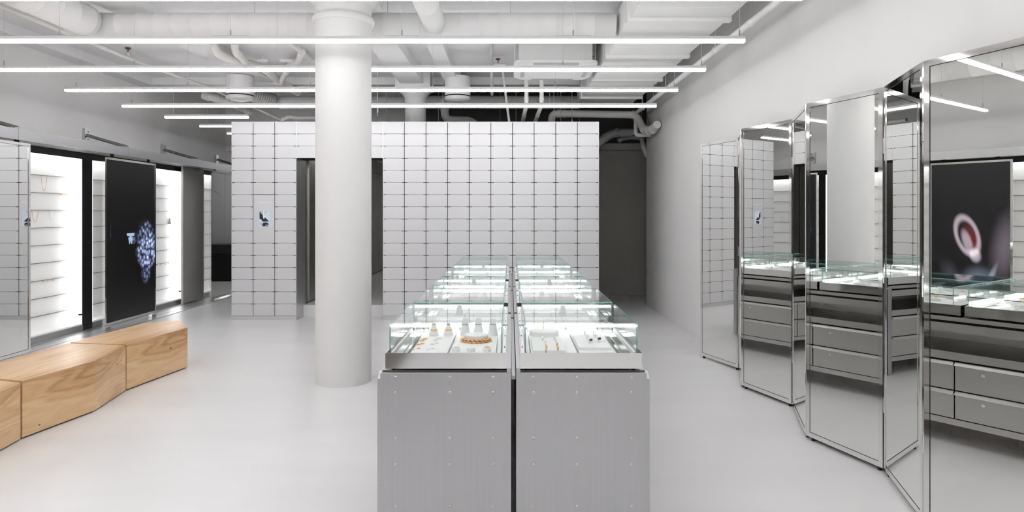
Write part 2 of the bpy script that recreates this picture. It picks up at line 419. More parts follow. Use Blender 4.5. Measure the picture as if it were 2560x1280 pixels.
tmp = bpy.data.objects.new('tmp_text', cu); COL.objects.link(tmp)
dg = bpy.context.evaluated_depsgraph_get()
me = bpy.data.meshes.new_from_object(tmp.evaluated_get(dg)); me.name = 'lettering'
bpy.data.objects.remove(tmp, do_unlink=True)
me.materials.clear(); me.materials.append(MATS['print_white'])
put('lettering', me, kp, ((664 - 580) * PXB, -0.019, EYE - (508.5 - CY) * PXB), (PI / 2, 0, 0))
# passage behind the doorway: step, steel panels on its left wall
PX0 = X_LEFT + 3 * CW
struct(MB().box(PX0, PX0 + 4 * CW + 0.4, 9.93, 16.3, 0.0, 0.17).build('floor_step', 'floor'))
pw = struct(MB().box(PX0 - 0.10, PX0 - 0.012, 9.62 + 0.42, 16.3, 0.0, 2.72).build('wall_passage_left', 'dark_steel'))
for k in range(8):
    y0 = 9.97 + k * 0.78
    MB().box(PX0 - 0.012, PX0 + 0.006, max(y0, 10.2) + 0.006, y0 + 0.774, 0.19, 2.40).build('panel', 'steel_h', pw)
    MB().box(PX0 - 0.012, PX0 + 0.006, max(y0, 10.2) + 0.006, y0 + 0.774, 2.415, 2.70).build('panel', 'steel_h', pw)
struct(MB().box(PX0 - 0.1, X_LEFT + 7 * CW + 0.1, 10.2, 16.3, 2.70, 2.76).build('ceiling_passage', 'ceiling'))
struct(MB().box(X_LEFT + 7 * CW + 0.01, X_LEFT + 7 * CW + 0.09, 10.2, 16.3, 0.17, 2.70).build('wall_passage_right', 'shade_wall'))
pl = thing('ceiling_light', 'lit strip on the passage ceiling behind the doorway', 'light', (-2.2, 14.2, 2.70))
MB().box(-0.03, 0.03, -1.0, 1.0, -0.03, 0.0).build('housing', 'paint', pl)
MB().box(-0.025, 0.025, -0.98, 0.98, -0.04, -0.03).build('diffuser', 'lamp', pl)
pl = thing('ceiling_light', 'added fill light strip on the ceiling of the far back room', 'light', (-4.2, 14.9, 2.75))  # added lamp, brightens the back room seen in the sliding mirror
MB().box(-1.0, 1.0, -0.03, 0.03, -0.03, 0.0).build('housing', 'paint', pl)
MB().box(-0.98, 0.98, -0.05, 0.05, -0.05, -0.03).build('diffuser', 'lamp', pl)
# dark desk in the far back room, seen in the mirror panel
dk = thing('desk', 'dark desk with black pedestal in the far back room', 'desk', (-3.75, 15.4, 0))
MB().box(-0.75, 0.62, -0.3, 0.3, 0.62, 0.82).build('desk_top', 'charcoal', dk, 0.004)
MB().box(-0.35, 0.5, -0.26, 0.28, 0.0, 0.62).build('pedestal', 'black', dk, 0.004)

# ------------------------------------------------------------------ pendant lights
LX0, LX1, LZ, PITCH = -4.97, 1.87, 2.88, 1.083
def pendant(label, X0, X1, Y, nseg, stop={5: 3.185}):
    t = thing('linear_pendant_light', label, 'light', (0, Y, LZ), group='linear pendant lights in parallel rows')
    MB().box(X0, X1, -0.021, 0.021, 0.012, 0.038).build('housing', 'paint', t, 0.003)
    L = (X1 - X0) / nseg
    for k in range(nseg):
        MB().box(X0 + k * L + 0.002, X0 + (k + 1) * L - 0.002, -0.0205, 0.0205, -0.012, 0.012).build('diffuser', 'lamp', t)
    xs = [X0 + 0.12] + [X0 + k * L for k in range(1, nseg)] + [X1 - 0.04]
    for x in xs:
        MB().cyl((x, 0, 0.065), (x, 0, stop.get(xs.index(x), HC if Y < YV else HV) - LZ), 0.0016, 6).build('cable', 'duct_grey', t)
        MB().cyl((x, 0, 0.036), (x, 0, 0.088), 0.006, 8).build('clip', 'groove', t)
        if 0 < xs.index(x) < nseg: MB().box(x - 0.14, x + 0.14, -0.016, 0.016, 0.038, 0.042).build('joint_plate', 'duct_grey', t)
    return t
LY0 = 5.43
rows = [(-7, 'sixth'), (-6, 'fifth'), (-5, 'fourth'), (-4, 'third'), (-3, 'second'), (-2, 'first')]
for k, o_ in rows: pendant('full-length linear pendant light overhead, %s row in front of the ones in view' % o_, LX0, LX1, LY0 + k * PITCH, 5)
pendant('full-length linear pendant light along the top edge of the photo', LX0, LX1, LY0 - PITCH, 5)
pendant('full-length linear pendant light crossing in front of the column under the trunk duct', LX0, LX1, LY0, 5)
pendant('full-length linear pendant light crossing the air conditioner, second below the trunk duct', LX0, LX1, LY0 + PITCH, 5)
pendant('full-length linear pendant light crossing both round diffusers, just under the air conditioner', LX0, LX1, LY0 + 2 * PITCH, 5, {4: 3.18, 5: 3.185})
pendant('full-length linear pendant light nearest the drawer wall', LX0, LX1, LY0 + 3.03 * PITCH, 5)
pendant('short linear pendant light left of the drawer tower, longest of the short ones', -4.93, -3.74, LY0 + 3.95 * PITCH, 1)
pendant('short linear pendant light partly hidden behind the drawer tower', -4.89, -3.74, LY0 + 4.88 * PITCH, 1)
pendant('short linear pendant light farthest back, only its tip beside the drawer tower', -4.85, -3.74, LY0 + 5.75 * PITCH, 1)

# ------------------------------------------------------------------ ducts, pipes and machines under the ceiling
def ribbed(p0, p1, r, pitch=0.22, lip=0.004):
    """straight duct with raised seams"""
    p0, p1 = Vector(p0), Vector(p1); L = (p1 - p0).length; d = (p1 - p0) / L
    pts, rs = [p0], [r]; s = pitch
    while s < L - 0.05:
        for ds, rr in ((-0.008, r), (-0.004, r + lip), (0.004, r + lip), (0.008, r)): pts.append(p0 + d * (s + ds)); rs.append(rr)
        s += pitch
    pts.append(p1); rs.append(r); return pts, rs
def pipe(name, label, cat, pts, r, m='pvc', rad=0.12, collars=(), seg=14, group=None, hang=()):
    path = fillet(pts, rad)
    c = sum((Vector(p) for p in pts), Vector()) / len(pts)
    t = thing(name, label, cat, c, group=group)
    MB().tube([p - c for p in path], r, seg).build('pipe_run', m, t)
    for k in hang:
        q = Vector(pts[k]); MB().cyl(q - c, Vector((q.x, q.y, HC if q.y < YV else HV)) - c, 0.005, 6).build('hanger', 'duct_grey', t)
    for (k, f_) in collars:                       # (segment, fraction)
        a, b = Vector(pts[k]), Vector(pts[k + 1]); q = a.lerp(b, f_); d = (b - a).normalized()
        MB().cyl(q - d * 0.02 - c, q + d * 0.02 - c, r * 1.14, seg).build('collar', m, t)
    return t

t = thing('trunk_duct', 'big round white air duct running across the ceiling behind the column', 'duct', (-1.7, 6.65, 3.342))
pts, rs = ribbed((-2.3, 0, 0), (2.72, 0, 0), 0.121, 0.185, 0.0025); MB().tube(pts, rs, 28).build('trunk', 'paint', t)
MB().tube(fillet([(-2.3, 0, 0), (-2.47, 0, 0), (-2.47, -0.16, 0)], 0.16, 8), 0.124, 28).build('elbow', 'paint', t)
for x in (-2.0, -0.8, 0.5, 1.7): MB().cyl((x, 0, 0.115), (x, 0, HC - 3.342), 0.004, 6).build('hanger', 'duct_grey', t)
t = thing('branch_duct', 'round white spiral duct coming toward the viewer at upper left', 'duct', (-4.05, 3.0, 3.345))
pts, rs = ribbed((0, -5.5, 0), (0, 3.49, 0), 0.148, 0.235, 0.003); MB().tube(pts, rs, 28).build('spiral_duct', 'paint', t)
t = thing('branch_duct', 'round white duct joining the trunk duct right of the column', 'duct', (-0.73, 3.0, 3.335))
pts, rs = ribbed((0, -5.5, 0), (0, 3.53, 0), 0.108, 1.2, 0.003); MB().tube(pts, rs, 28).build('spiral_duct', 'paint', t)
# large rectangular duct
t = thing('rectangular_duct', 'wide rectangular white duct with flanged joints along the right wall', 'duct', (1.4855, 0, 3.22))
ys = [-2.6, -0.9, 0.5, 1.87, 3.24, 4.62, 5.99, 7.37, 8.68, 10.0]
for i, (a, b) in enumerate(zip(ys[:-1], ys[1:])):
    MB().box(-0.4325, 0.4325, a + 0.015, b - 0.015, 0.0, 0.27).build('duct_section', 'paint', t)
    s_ = MB()
    for q in range(1, 4): s_.box(-0.4335, 0.4335, a + (b - a) * q / 4 - 0.004, a + (b - a) * q / 4 + 0.004, -0.003, 0.271)
    s_.build('stiffener', 'paint', t)
    MB().box(-0.455, 0.455, b - 0.03, b + 0.03, -0.03, 0.295).build('flange', 'paint', t)
MB().box(-0.4325, 0.4325, 10.03, 10.75, 0.02, 0.25).build('duct_section', 'paint', t)
for y in ys[2:]:
    for x in (-0.46, 0.46): MB().cyl((x, y + 0.06, -0.02), (x, y + 0.06, HC - 3.22), 0.005, 6).build('hanger', 'duct_grey', t)
# air conditioner
t = thing('air_conditioner', 'white ceiling cassette air conditioner beside the rectangular duct', 'air conditioner', (0.52, 8.17, 3.19))
def rrect(hx, hy, r, n=6):
    out = []
    for cx, cy, a0 in ((hx - r, hy - r, 0), (-hx + r, hy - r, PI / 2), (-hx + r, -hy + r, PI), (hx - r, -hy + r, 1.5 * PI)):
        for i in range(n + 1): a_ = a0 + PI / 2 * i / n; out.append((cx + r * math.cos(a_), cy + r * math.sin(a_)))
    return out
MB().box(-0.42, 0.42, -0.40, 0.40, 0.056, 0.33).build('body', 'paint', t, 0.01)
g = MB(); A = rrect(0.48, 0.475, 0.10); B = rrect(0.42, 0.415, 0.10); n = len(A)
g.add([(x, y, 0.055) for x, y in A] + [(x, y, 0.03) for x, y in A] + [(x, y, 0.0) for x, y in B],
      [(i, (i + 1) % n, n + (i + 1) % n, n + i) for i in range(n)] + [(n + i, n + (i + 1) % n, 2 * n + (i + 1) % n, 2 * n + i) for i in range(n)] + [list(range(2 * n, 3 * n))[::-1], list(range(n))])
g.build('face_panel', 'paint', t)
MB().box(-0.27, 0.27, -0.27, 0.27, -0.008, 0.001).build('grille', 'paint', t, 0.006)
for (x0, x1, y0, y1) in ((-0.26, 0.26, -0.462, -0.425), (-0.26, 0.26, 0.33, 0.38), (-0.40, -0.35, -0.22, 0.22), (0.35, 0.40, -0.22, 0.22)):
    z0 = 0.004 if y0 < -0.4 else -0.004
    MB().box(x0, x1, y0, y1, z0, 0.02).build('louvre', 'groove', t)
for x in (-0.47, 0.47): MB().cyl((x, -0.25, 0.1), (x, -0.25, HC - 3.19), 0.006, 8).build('hanger', 'paint', t)
# round diffusers
def diffuser(label, X, Y, r, z0, z1):
    t = thing('drum_diffuser', label, 'diffuser', (X, Y, z0))
    MB().lathe([(r, 0.075), (r, z1 - z0), (r * 0.9, z1 - z0 + 0.004), (0, z1 - z0 + 0.004)], (0, 0, 0), 40).build('drum', 'paint', t)
    MB().lathe([(r * 0.95, 0.055), (r * 0.95, 0.08)], (0, 0, 0), 40).build('slot', 'gasket', t)
    MB().lathe([(0, -0.012), (r * 0.5, -0.008), (r * 0.9, 0.012), (r, 0.03), (r, 0.058), (r * 0.9, 0.06)], (0, 0, 0), 40).build('disc', 'paint', t)
    MB().cyl((0, 0, z1 - z0), (0, 0, HC - z0), 0.05, 12).build('neck', 'paint', t)
diffuser('round white drum diffuser left of the front column', (600 - CX) / F * 9.85, 9.85, 0.194, 3.145, 3.49)
diffuser('round white drum diffuser right of the rear column', (1144 - CX) / F * 9.85, 9.85, 0.185, 3.135, 3.48)
# second trunk duct over the drawer wall
z2 = EYE + 279 / F * 11.5
t = thing('trunk_duct', 'round white air duct above the top of the drawer wall', 'duct', (-1.4, 11.5, z2))
pts, rs = ribbed((-2.5, 0, 0), (2.55, 0, 0), 0.112, 0.14, 0.002); MB().tube(pts, rs, 24).build('trunk', 'paint', t)
for x in (-1.9, -0.6, 0.5, 1.6, 2.2): MB().cyl((x, 0, 0.1), (x, 0, HV - z2), 0.004, 6).build('hanger', 'duct_grey', t)
pts, rs = ribbed((-2.95, -0.85, 0.06), (-2.55, -0.12, 0.01), 0.105, 0.045, 0.006); MB().tube(pts, rs, 20).build('flexible_duct', 'duct_grey', t)
# waste pipes on the left
pipe('waste_pipe', 'thick white elbowed waste pipe above the left drum diffuser', 'pipe', [W(531, 108, 8.15), W(541, 132, 8.2), W(585, 152, 8.5), W(660, 170, 9.2), W(700, 205, 10.0), W(745, 232, 10.6)], 0.055, rad=0.16, collars=((1, .9), (2, .2), (2, .55), (3, .1), (3, .9), (4, .4)))
pipe('waste_pipe', 'short white pipe dropping into the elbowed waste pipe', 'pipe', [W(587, 108, 8.15), W(588, 128, 8.2), W(612, 153, 8.6)], 0.045, rad=0.1, collars=((1, .3),))
pipe('waste_pipe', 'curved white pipe branch beside the front column', 'pipe', [W(755, 130, 8.4), W(748, 152, 8.7), W(722, 165, 9.2), W(702, 205, 9.95)], 0.045, rad=0.12, collars=((1, .4), (2, .3)))
pipe('sprinkler_pipe', 'slanted white pipe passing behind the front column', 'pipe', [W(712, 96, 7.8), W(800, 168, 9.3)], 0.03)
pipe('waste_pipe', 'white pipe stub under the left drum diffuser', 'pipe', [W(508, 238, 11.0), W(530, 243, 11.0), W(578, 250, 11.4)], 0.07, rad=0.1, collars=((0, .6), (1, .2)))
pipe('waste_pipe', 'white pipe stub pointing down toward the drawer tower', 'pipe', [W(585, 262, 11.5), W(624, 280, 12.2)], 0.055, collars=((0, .8),))
pipe('sprinkler_pipe', 'long thin white pipe along the upper left of the ceiling', 'pipe', [Vector((-4.78, -2.5, 3.45)), Vector((-4.78, 8.6, 3.45)), W(520, 218, 10.3), W(640, 270, 11.8), W(702, 299, 12.3)], 0.024, rad=0.05, collars=((0, .8), (0, .95), (2, .5), (3, .5)))
pipe('sprinkler_pipe', 'thin white pipe with fittings on top of the drawer tower', 'pipe', [W(704, 299, 12.3), W(724, 291, 12.3), W(742, 294, 12.3), W(800, 294, 12.3)], 0.036, rad=0.03, collars=((0, .3), (0, .8), (1, .3), (1, .8), (2, .1)))
def valve(label, p):
    t = thing('pipe_valve', label, 'valve', p)
    MB().cyl((0, 0, 0), (0, 0, 0.055), 0.02, 10).build('valve_body', 'paint', t)
    MB().cyl((0, 0, 0.055), (0, 0, 0.11), 0.007, 8).build('stem', 'copper', t)
    MB().lathe([(0.03, 0.098), (0.034, 0.104), (0.03, 0.112), (0, 0.112)], (0, 0, 0), 12).build('handle', 'copper', t)
valve('small valve with brown handle on the thin pipe at upper left', (-4.78, 8.5, 3.465))
valve('small valve with brown handle left of the left drum diffuser', W(527, 220, 10.4))
valve('small valve with brown handle between the round drum diffuser and the air conditioner', W(1245, 168, 8.9))
pipe('sprinkler_pipe', 'thin white pipe under the valve left of the air conditioner', 'pipe', [W(1232, 162, 8.9), W(1262, 163, 8.9)], 0.024, collars=((0, .5), (0, .05), (0, .95)))
# pipes over the drawer wall, right half
pipe('sprinkler_pipe', 'thin slightly leaning white pipe left of the air conditioner', 'pipe', [W(1257, 178, 9.82), W(1273, 306, 9.82)], 0.018)
pipe('drain_pipe', 'grey pipe hanging from the slab, left of the leaning pipe', 'pipe', [W(1228, 108, 8.25), W(1230, 236, 9.9)], 0.022, 'duct_grey')
pipe('drain_pipe', 'white vertical pipe bending down behind the lights, left of the pair', 'pipe', [W(1316, 190, 9.3), W(1316, 262, 9.3), W(1305, 312, 10.4)], 0.029, rad=0.04, collars=((0, .8), (1, .5)))
pipe('drain_pipe', 'white vertical pipe bending down behind the lights, right of the pair', 'pipe', [W(1354, 190, 9.3), W(1354, 262, 9.3), W(1335, 312, 10.4)], 0.029, rad=0.04, collars=((0, .2), (0, .8), (1, .5)))
pipe('waste_pipe', 'grey U-bend pipe peeking over the drawer wall', 'pipe', [W(1112, 262, 11.2), W(1112, 300, 11.2), W(1180, 302, 11.4), W(1200, 325, 11.5)], 0.068, 'duct_grey', rad=0.14, collars=((0, .3),), hang=(0,))
pipe('waste_pipe', 'horizontal white pipe with elbows reaching the right wall', 'pipe', [W(1378, 312, 11.2), W(1380, 284, 11.1), W(1592, 287, 10.9), W(1606, 322, 10.7), W(1628, 328, 10.35), Vector((WR - 0.078, 10.02, EYE + 222 / F * 10.1))], 0.060, rad=0.13, collars=((1, .08), (1, .15), (1, .96), (3, .2), (3, .8), (4, .3)))
pipe('sprinkler_pipe', 'long white sprinkler pipe hung along the right wall', 'pipe', [Vector((2.06, -2.6, 3.11)), Vector((2.0, 10.85, 3.11)), W(1589, 338, 10.85), W(1622, 338, 10.85), Vector((WR - 0.003, 10.85, 2.755))], 0.030, 'paint', rad=0.05, collars=((0, .62), (0, .78), (1, .3), (1, .6), (2, .6)))
for i_, y in enumerate((3.0, 4.9, 6.7, 8.8, 10.3)):
    t = thing('pipe_hanger', '%s rod from the viewer holding the sprinkler pipe on the right wall' % ('first', 'second', 'third', 'fourth', 'fifth')[i_], 'hanger', (2.06 - 0.06 * (y + 2.6) / 13.45, y, 3.11), group='rods of the right sprinkler pipe')
    MB().cyl((0, 0, 0.03), (0, 0, HC - 3.11), 0.005, 6).build('rod', 'paint', t)
    MB().torus(0.034, 0.005, 'y', 14, 6).build('clamp', 'paint', t)
pipe('waste_pipe', 'dark grey elbow pipe in the shade above the passage', 'pipe', [W(1490, 362, 12.3), W(1528, 332, 12.2), W(1600, 331, 12.0)], 0.075, 'duct_grey', rad=0.2, collars=((0, .6), (1, .2)))
pipe('waste_pipe', 'lower dark grey pipe in the shade above the passage', 'pipe', [W(1545, 352, 12.4), W(1556, 346, 12.4), W(1575, 343, 12.3), W(1604, 343, 11.6), W(1610, 372, 11.35), W(1620, 392, 11.3)], 0.045, 'duct_grey', rad=0.1, hang=(3,))
for k, (px, Y) in enumerate(((944, 9.45), (966, 11.0), (1096, 10.9), (1250, 11.8), (1290, 11.2), (1385, 10.2), (1402, 10.9), (1430, 10.6), (1448, 11.3))):
    x = (px - CX) / F * Y
    t = thing('hanger_rod', 'thin rod hanging above the drawer wall, %s from the left' % ('first', 'second', 'third', 'fourth', 'fifth', 'sixth', 'seventh', 'eighth', 'ninth')[k], 'rod', (x, Y, 2.86), group='thin rods above the drawer wall')
    MB().cyl((0, 0, 0.0), (0, 0, (HC if Y < YV else HV) - 2.86), 0.0045, 6).build('rod', 'duct_grey', t)
    MB().cyl((0, 0, 0.05), (0, 0, 0.11), 0.012, 8).build('clip', 'duct_grey', t)
for (x, y, l) in ((-3.24, 8.9, .14), (-2.78, 8.9, .45)):
    t = thing('bracket_bar', 'short white bracket bar fixed under the ceiling %s' % ('behind the waste pipes' if x < -3 else 'beside the front column'), 'bracket', (x, y, 3.49))
    MB().box(-l / 2, l / 2, -0.03, 0.03, 0, 0.03).build('bar', 'ceiling', t, 0.004)
    MB().cyl((0, 0, 0.03), (0, 0, HC - 3.49), 0.012, 8).build('rod', 'ceiling', t)

# ------------------------------------------------------------------ glass counters in the middle
CT = 0.0135                                    # centre line of the counters
def counter(side, y0, label, first):
    """side -1 left, +1 right; local x runs outward from the centre line, y along the counter"""
    t = thing('display_counter', label, 'counter', (CT, y0, 0), group='steel display counters in two rows')
    L = 1.62; xi, xo = 0.011, 0.575
    X = lambda a, b: (min(side * a, side * b), max(side * a, side * b))
    def bx(m, a, b, ya, yb, za, zb, mi=0): x = X(a, b); m.box(x[0], x[1], ya, yb, za, zb, mi); return m
    for ya in (0.0, L - 0.012):
        e = MB(); bx(e, xi, xo - 0.012, ya, ya + 0.012, 0.012, 0.828)
        y_in = (0.0, 0.055) if ya == 0 else (L - 0.055, L)
        prof = [(y_in[0], 0.012), (y_in[1], 0.012), (y_in[1], 0.828), (y_in[0], 0.805)] if ya == 0 else [(y_in[0], 0.012), (y_in[1], 0.012), (y_in[1], 0.805), (y_in[0], 0.828)]
        a_, b_ = X(xo - 0.012, xo)
        e.add([(a_, y, z) for y, z in prof] + [(b_, y, z) for y, z in prof], [(0, 3, 2, 1), (4, 5, 6, 7), (0, 1, 5, 4), (1, 2, 6, 5), (2, 3, 7, 6), (3, 0, 4, 7)])
        p_ = e.build('end_panel', 'steel_v', t)
        if ya == 0 and first:
            cols = (0.498, 0.2685, 0.086) if side < 0 else (0.0845, 0.2685, 0.498)
            for cx in cols:
                for z in (0.8095, 0.745, 0.553, 0.4415, 0.266):
                    put('screw', SCREW, p_, (side * cx, 0, z))
    b = MB(); bx(b, xi + 0.02, xi + 0.03, 0.02, L - 0.02, 0.14, 0.80); b.build('back_panel', 'steel_h', t)
    b = MB(); bx(b, xi + 0.02, xo - 0.002, 0.06, L - 0.06, 0.802, 0.828); b.build('top_rail', 'steel_h', t)
    b = MB(); bx(b, xi + 0.03, xo - 0.03, 0.02, L - 0.02, 0.784, 0.804); b.build('shadow_gap', 'gasket', t)
    b = MB(); bx(b, xi + 0.03, xo - 0.002, 0.06, L - 0.06, 0.73, 0.786); b.build('upper_rail', 'steel_h', t)
    b = MB(); bx(b, xi + 0.03, xo - 0.002, 0.06, L - 0.06, 0.548, 0.60); b.build('shelf', 'steel_h', t)
    b = MB(); bx(b, xi + 0.03, xo - 0.03, 0.03, L - 0.03, 0.165, 0.548); b.build('drawer_box', 'gasket', t)
    b = MB(); bx(b, xi + 0.03, xo - 0.002, 0.06, L - 0.06, 0.125, 0.165); b.build('bottom_rail', 'steel_h', t)
    for (ya, yb, lock) in ((0.064, 0.806, True), (0.814, L - 0.064, True)):
        for (za, zb) in ((0.355, 0.537), (0.170, 0.347)):
            q = MB(); bx(q, xo - 0.03, xo - 0.006, ya, yb, za, zb - 0.004)
            a_, b_ = X(xo - 0.008, xo + 0.016)
            o_, i_ = (a_, b_) if side < 0 else (b_, a_)
            q.add([(i_, ya, zb), (i_, ya, zb - 0.014), (o_, ya, zb - 0.020), (i_, yb, zb), (i_, yb, zb - 0.014), (o_, yb, zb - 0.020)],
                  [(0, 1, 2), (3, 5, 4), (0, 2, 5, 3), (1, 4, 5, 2), (0, 3, 4, 1)])
            d_ = q.build('drawer', 'steel_h', t)
            if lock: MB().cyl((side * (xo - 0.008), yb - 0.16, (za + zb) / 2 + 0.03), (side * (xo - 0.001), yb - 0.16, (za + zb) / 2 + 0.03), 0.011, 14).build('lock', 'chrome', d_)
    b = MB(); bx(b, xi, xi + 0.018, 0.012, L - 0.004, 0.828, 0.846); b.build('inner_rail', 'steel_rail', t)
    b = MB(); bx(b, xi - 0.0005, xi + 0.019, L - 0.03, L + 0.0, 0.829, 0.848); b.build('rail_cap', 'gasket', t)
    return t
_s = MB(); _s.lathe([(0.0075, 0), (0.0075, 0.003), (0.005, 0.0045), (0.0028, 0.0045), (0.0028, 0.002), (0, 0.002)], (0, 0, 0), 14)
_s.v = [(x, -z, y) for x, y, z in _s.v]; _s.f = [f[::-1] for f in _s.f]
SCREW = _s.mesh('screw', 'steel_h')
MOD = (2.87, 4.516, 6.162)
nth = ('nearest the viewer', 'second from the viewer', 'farthest from the viewer')
for k, y in enumerate(MOD):
    counter(-1, y, 'brushed steel counter of drawers in the left row, %s' % nth[k], k == 0)
    counter(1, y, 'brushed steel counter of drawers in the right row, %s' % nth[k], k == 0)
t = thing('centre_channel', 'narrow steel channel between the two rows of counters', 'channel', (CT, 2.90, 0))
for k in range(3):
    MB().box(-0.0085, 0.0085, 0.0 + k * 1.63, 1.59 + k * 1.63, 0.795, 0.81).build('channel_strip', 'steel_rail', t)
    MB().box(-0.0088, 0.0088, 1.59 + k * 1.63, 1.63 + k * 1.63, 0.793, 0.812).build('channel_cap', 'gasket', t)

# glass cases
CL = 0.72
def glass_case(side):
    t = thing('glass_case', 'x', 'display case', (CT, 0, 0))
    X = lambda a, b: (min(side * a, side * b), max(side * a, side * b))
    def bx(m, a, b, ya, yb, za, zb, mi=0): x = X(a, b); m.box(x[0], x[1], ya, yb, za, zb, mi); return m
    xi, xo = 0.028, 0.549; z0, z1, g = 0.838, 0.905, 0.006
    ya, yb = -0.045, CL - 0.045
    m = MB(); bx(m, xi, xo, ya, ya + 0.004, z0, z1); bx(m, xi, xo, yb - 0.004, yb, z0, z1)
    bx(m, xi, xi + 0.004, ya, yb, z0, z1); bx(m, xo - 0.004, xo, ya, yb, z0, z1); bx(m, xi, xo, ya, yb, z0, z0 + 0.004)
    m.build('tray', 'polished', t)
    m = MB()
    for x in (xi + 0.03, xo - 0.03):
        for y in (ya + 0.03, yb - 0.03): m.cyl((side * x, y, 0.828), (side * x, y, z0), 0.008, 8)
    m.build('foot', 'gasket', t)
    # panes: box with green edges
    gx0, gx1 = xi + 0.020, xo - 0.009; gy0, gy1 = 0.0, CL - 0.062; zt = 1.0226
    def pane(axis, a, b, c, d, e, f):
        m = MB(); x0, x1 = X(a, b); vs = [(x, y, z) for x in (x0, x1) for y in (c, d) for z in (e, f)]
        fs = {'x': [(0, 1, 3, 2), (4, 6, 7, 5)], 'y': [(0, 4, 5, 1), (2, 3, 7, 6)], 'z': [(0, 2, 6, 4), (1, 5, 7, 3)]}
        for k_, ff in fs.items(): m.add(vs, ff, 0 if k_ == axis else 1)
        m.build('pane', ['glass', 'glass_edge'], t)
    pane('y', gx0, gx1, gy0, gy0 + g, z1 - 0.02, zt - g)
    pane('y', gx0, gx1, gy1 - g, gy1, z1 - 0.02, zt - g)
    pane('x', gx0, gx0 + g, gy0 + g, gy1 - g, z1 - 0.02, zt - g)
    pane('x', gx1 - g, gx1, gy0 + g, gy1 - g, z1 - 0.02, zt - g)
    pane('z', gx0, gx1, gy0, gy1, zt - g, zt)
    m = MB(); bx(m, xi + 0.006, xo - 0.006, ya + 0.006, yb - 0.006, z0 + 0.006, 0.872); m.build('inner_base', 'groove', t)
    m = MB(); bx(m, gx0 + 0.03, gx0 + 0.235, 0.006, CL - 0.13, 0.872, 0.886); m.build('pad', 'pad', t)
    m = MB(); bx(m, gx0 + 0.245, gx1 - 0.085, 0.006, CL - 0.13, 0.872, 0.886); m.build('pad', 'pad', t)
    m = MB(); bx(m, gx1 - 0.075, gx1 - 0.06, 0.006, CL - 0.13, 0.872, 0.890); bx(m, gx1 - 0.052, gx1 - 0.018, 0.006, CL - 0.11, 0.872, 0.8885); m.build('slide_rail', 'chrome', t)
    m = MB(); bx(m, gx0 + 0.008, gx0 + 0.024, 0.006, CL - 0.11, 0.872, 0.8895); bx(m, gx1 - 0.014, gx1 - 0.007, 0.006, CL - 0.11, 0.872, 0.90); m.build('lining', 'pad', t)
    m = MB(); bx(m, gx0 + 0.008, gx1 - 0.008, CL - 0.100, CL - 0.085, 0.905, 0.921); m.build('led_bar', 'case_led', t)
    m = MB(); bx(m, xi + 0.005, gx0, ya + 0.004, yb - 0.004, 0.872, z1 - 0.001); m.build('hinge_strip', 'pad', t)
    m = MB()
    for y in (0.08, 0.36, 0.62): bx(m, xi + 0.009, xi + 0.014, y, y + 0.012, z1 - 0.001, z1 + 0.002)
    m.build('hinge_screw', 'gasket', t)
    return t
CASEY = (2.955, 3.695, 4.601, 5.341, 6.247, 6.987)
cnth = ('front of', 'second in', 'third in', 'fourth in', 'fifth in', 'last in')
for side, nm in ((-1, 'left'), (1, 'right')):
    proto = glass_case(side)
    for k, y in enumerate(CASEY):
        c = proto if k == 0 else copy_tree(proto)
        c.location = (CT, y, 0)
        tag(c, 'low glass jewellery case on polished tray, %s the %s row' % (cnth[k], nm), 'display case', 'glass cases on the counters')

# jewellery and props in the cases
PAD = 0.886
def ring_obj(p, R, r, m, axis, label, cat='ring', group=None, rz=0.0, tilt=0.0, key={}):
    k = (R, r, m, axis)
    if k not in key: key[k] = MB().torus(R, r, axis).mesh('ring', m)
    o = put('ring', key[k], None, p, (tilt, 0, rz)); return tag(o, label, cat, group)
def prop(name, p, prof, label, group=None, m='pad', seg=28):
    o = MB().lathe(prof, (0, 0, 0), seg).build(name, m); o.location = p
    return tag(o, label, 'display stand', group)
gp = [(1063, 848, .0115), (1054.6, 852, .0115), (1056, 859.5, .0085), (1045.5, 862, .0085), (1046, 871.5, .006), (1032, 874.6, .005)]
PAIR = ('right ring of the back pair', 'left ring of the back pair', 'right ring of the middle pair', 'left ring of the middle pair', 'right ring of the front pair', 'left ring of the front pair')
for pn, (px, py, R) in zip(PAIR, gp):
    q = on_z(px, py, PAD); ring_obj((q.x, q.y, PAD + 0.0022), R, 0.0022, 'gold', 'z', 'small gold ring lying flat in the front left case, ' + pn, group='gold rings lying in the front left case')
sp_ = [(1099, 845.6, .0105), (1090, 850, .0105), (1092, 858.5, .008), (1080, 861, .008), (1082, 871.6, .006), (1070, 874, .005)]
for pn, (px, py, R) in zip(PAIR, sp_):
    q = on_z(px, py, PAD); ring_obj((q.x, q.y, PAD + 0.002), R, 0.002, 'silver', 'z', 'small silver ring lying flat in the front left case, ' + pn, group='silver rings lying in the front left case')
for k, px in enumerate((1085, 1121)):
    q = Vector(((px - CX) / F * 3.44, 3.44, PAD))
    prop('ring_stand', q, [(0.026, 0), (0.024, 0.012), (0.012, 0.045), (0.008, 0.062), (0, 0.062)], 'white cone stand at the back of the front left case, %s of two' % ('left' if k == 0 else 'right'))
    t = thing('ring', 'gold ring on the %s white cone stand' % ('left' if k == 0 else 'right'), 'ring', (q.x, q.y, PAD + 0.030))
    MB().torus(0.0165, 0.0045, 'z').build('band', 'gold', t)
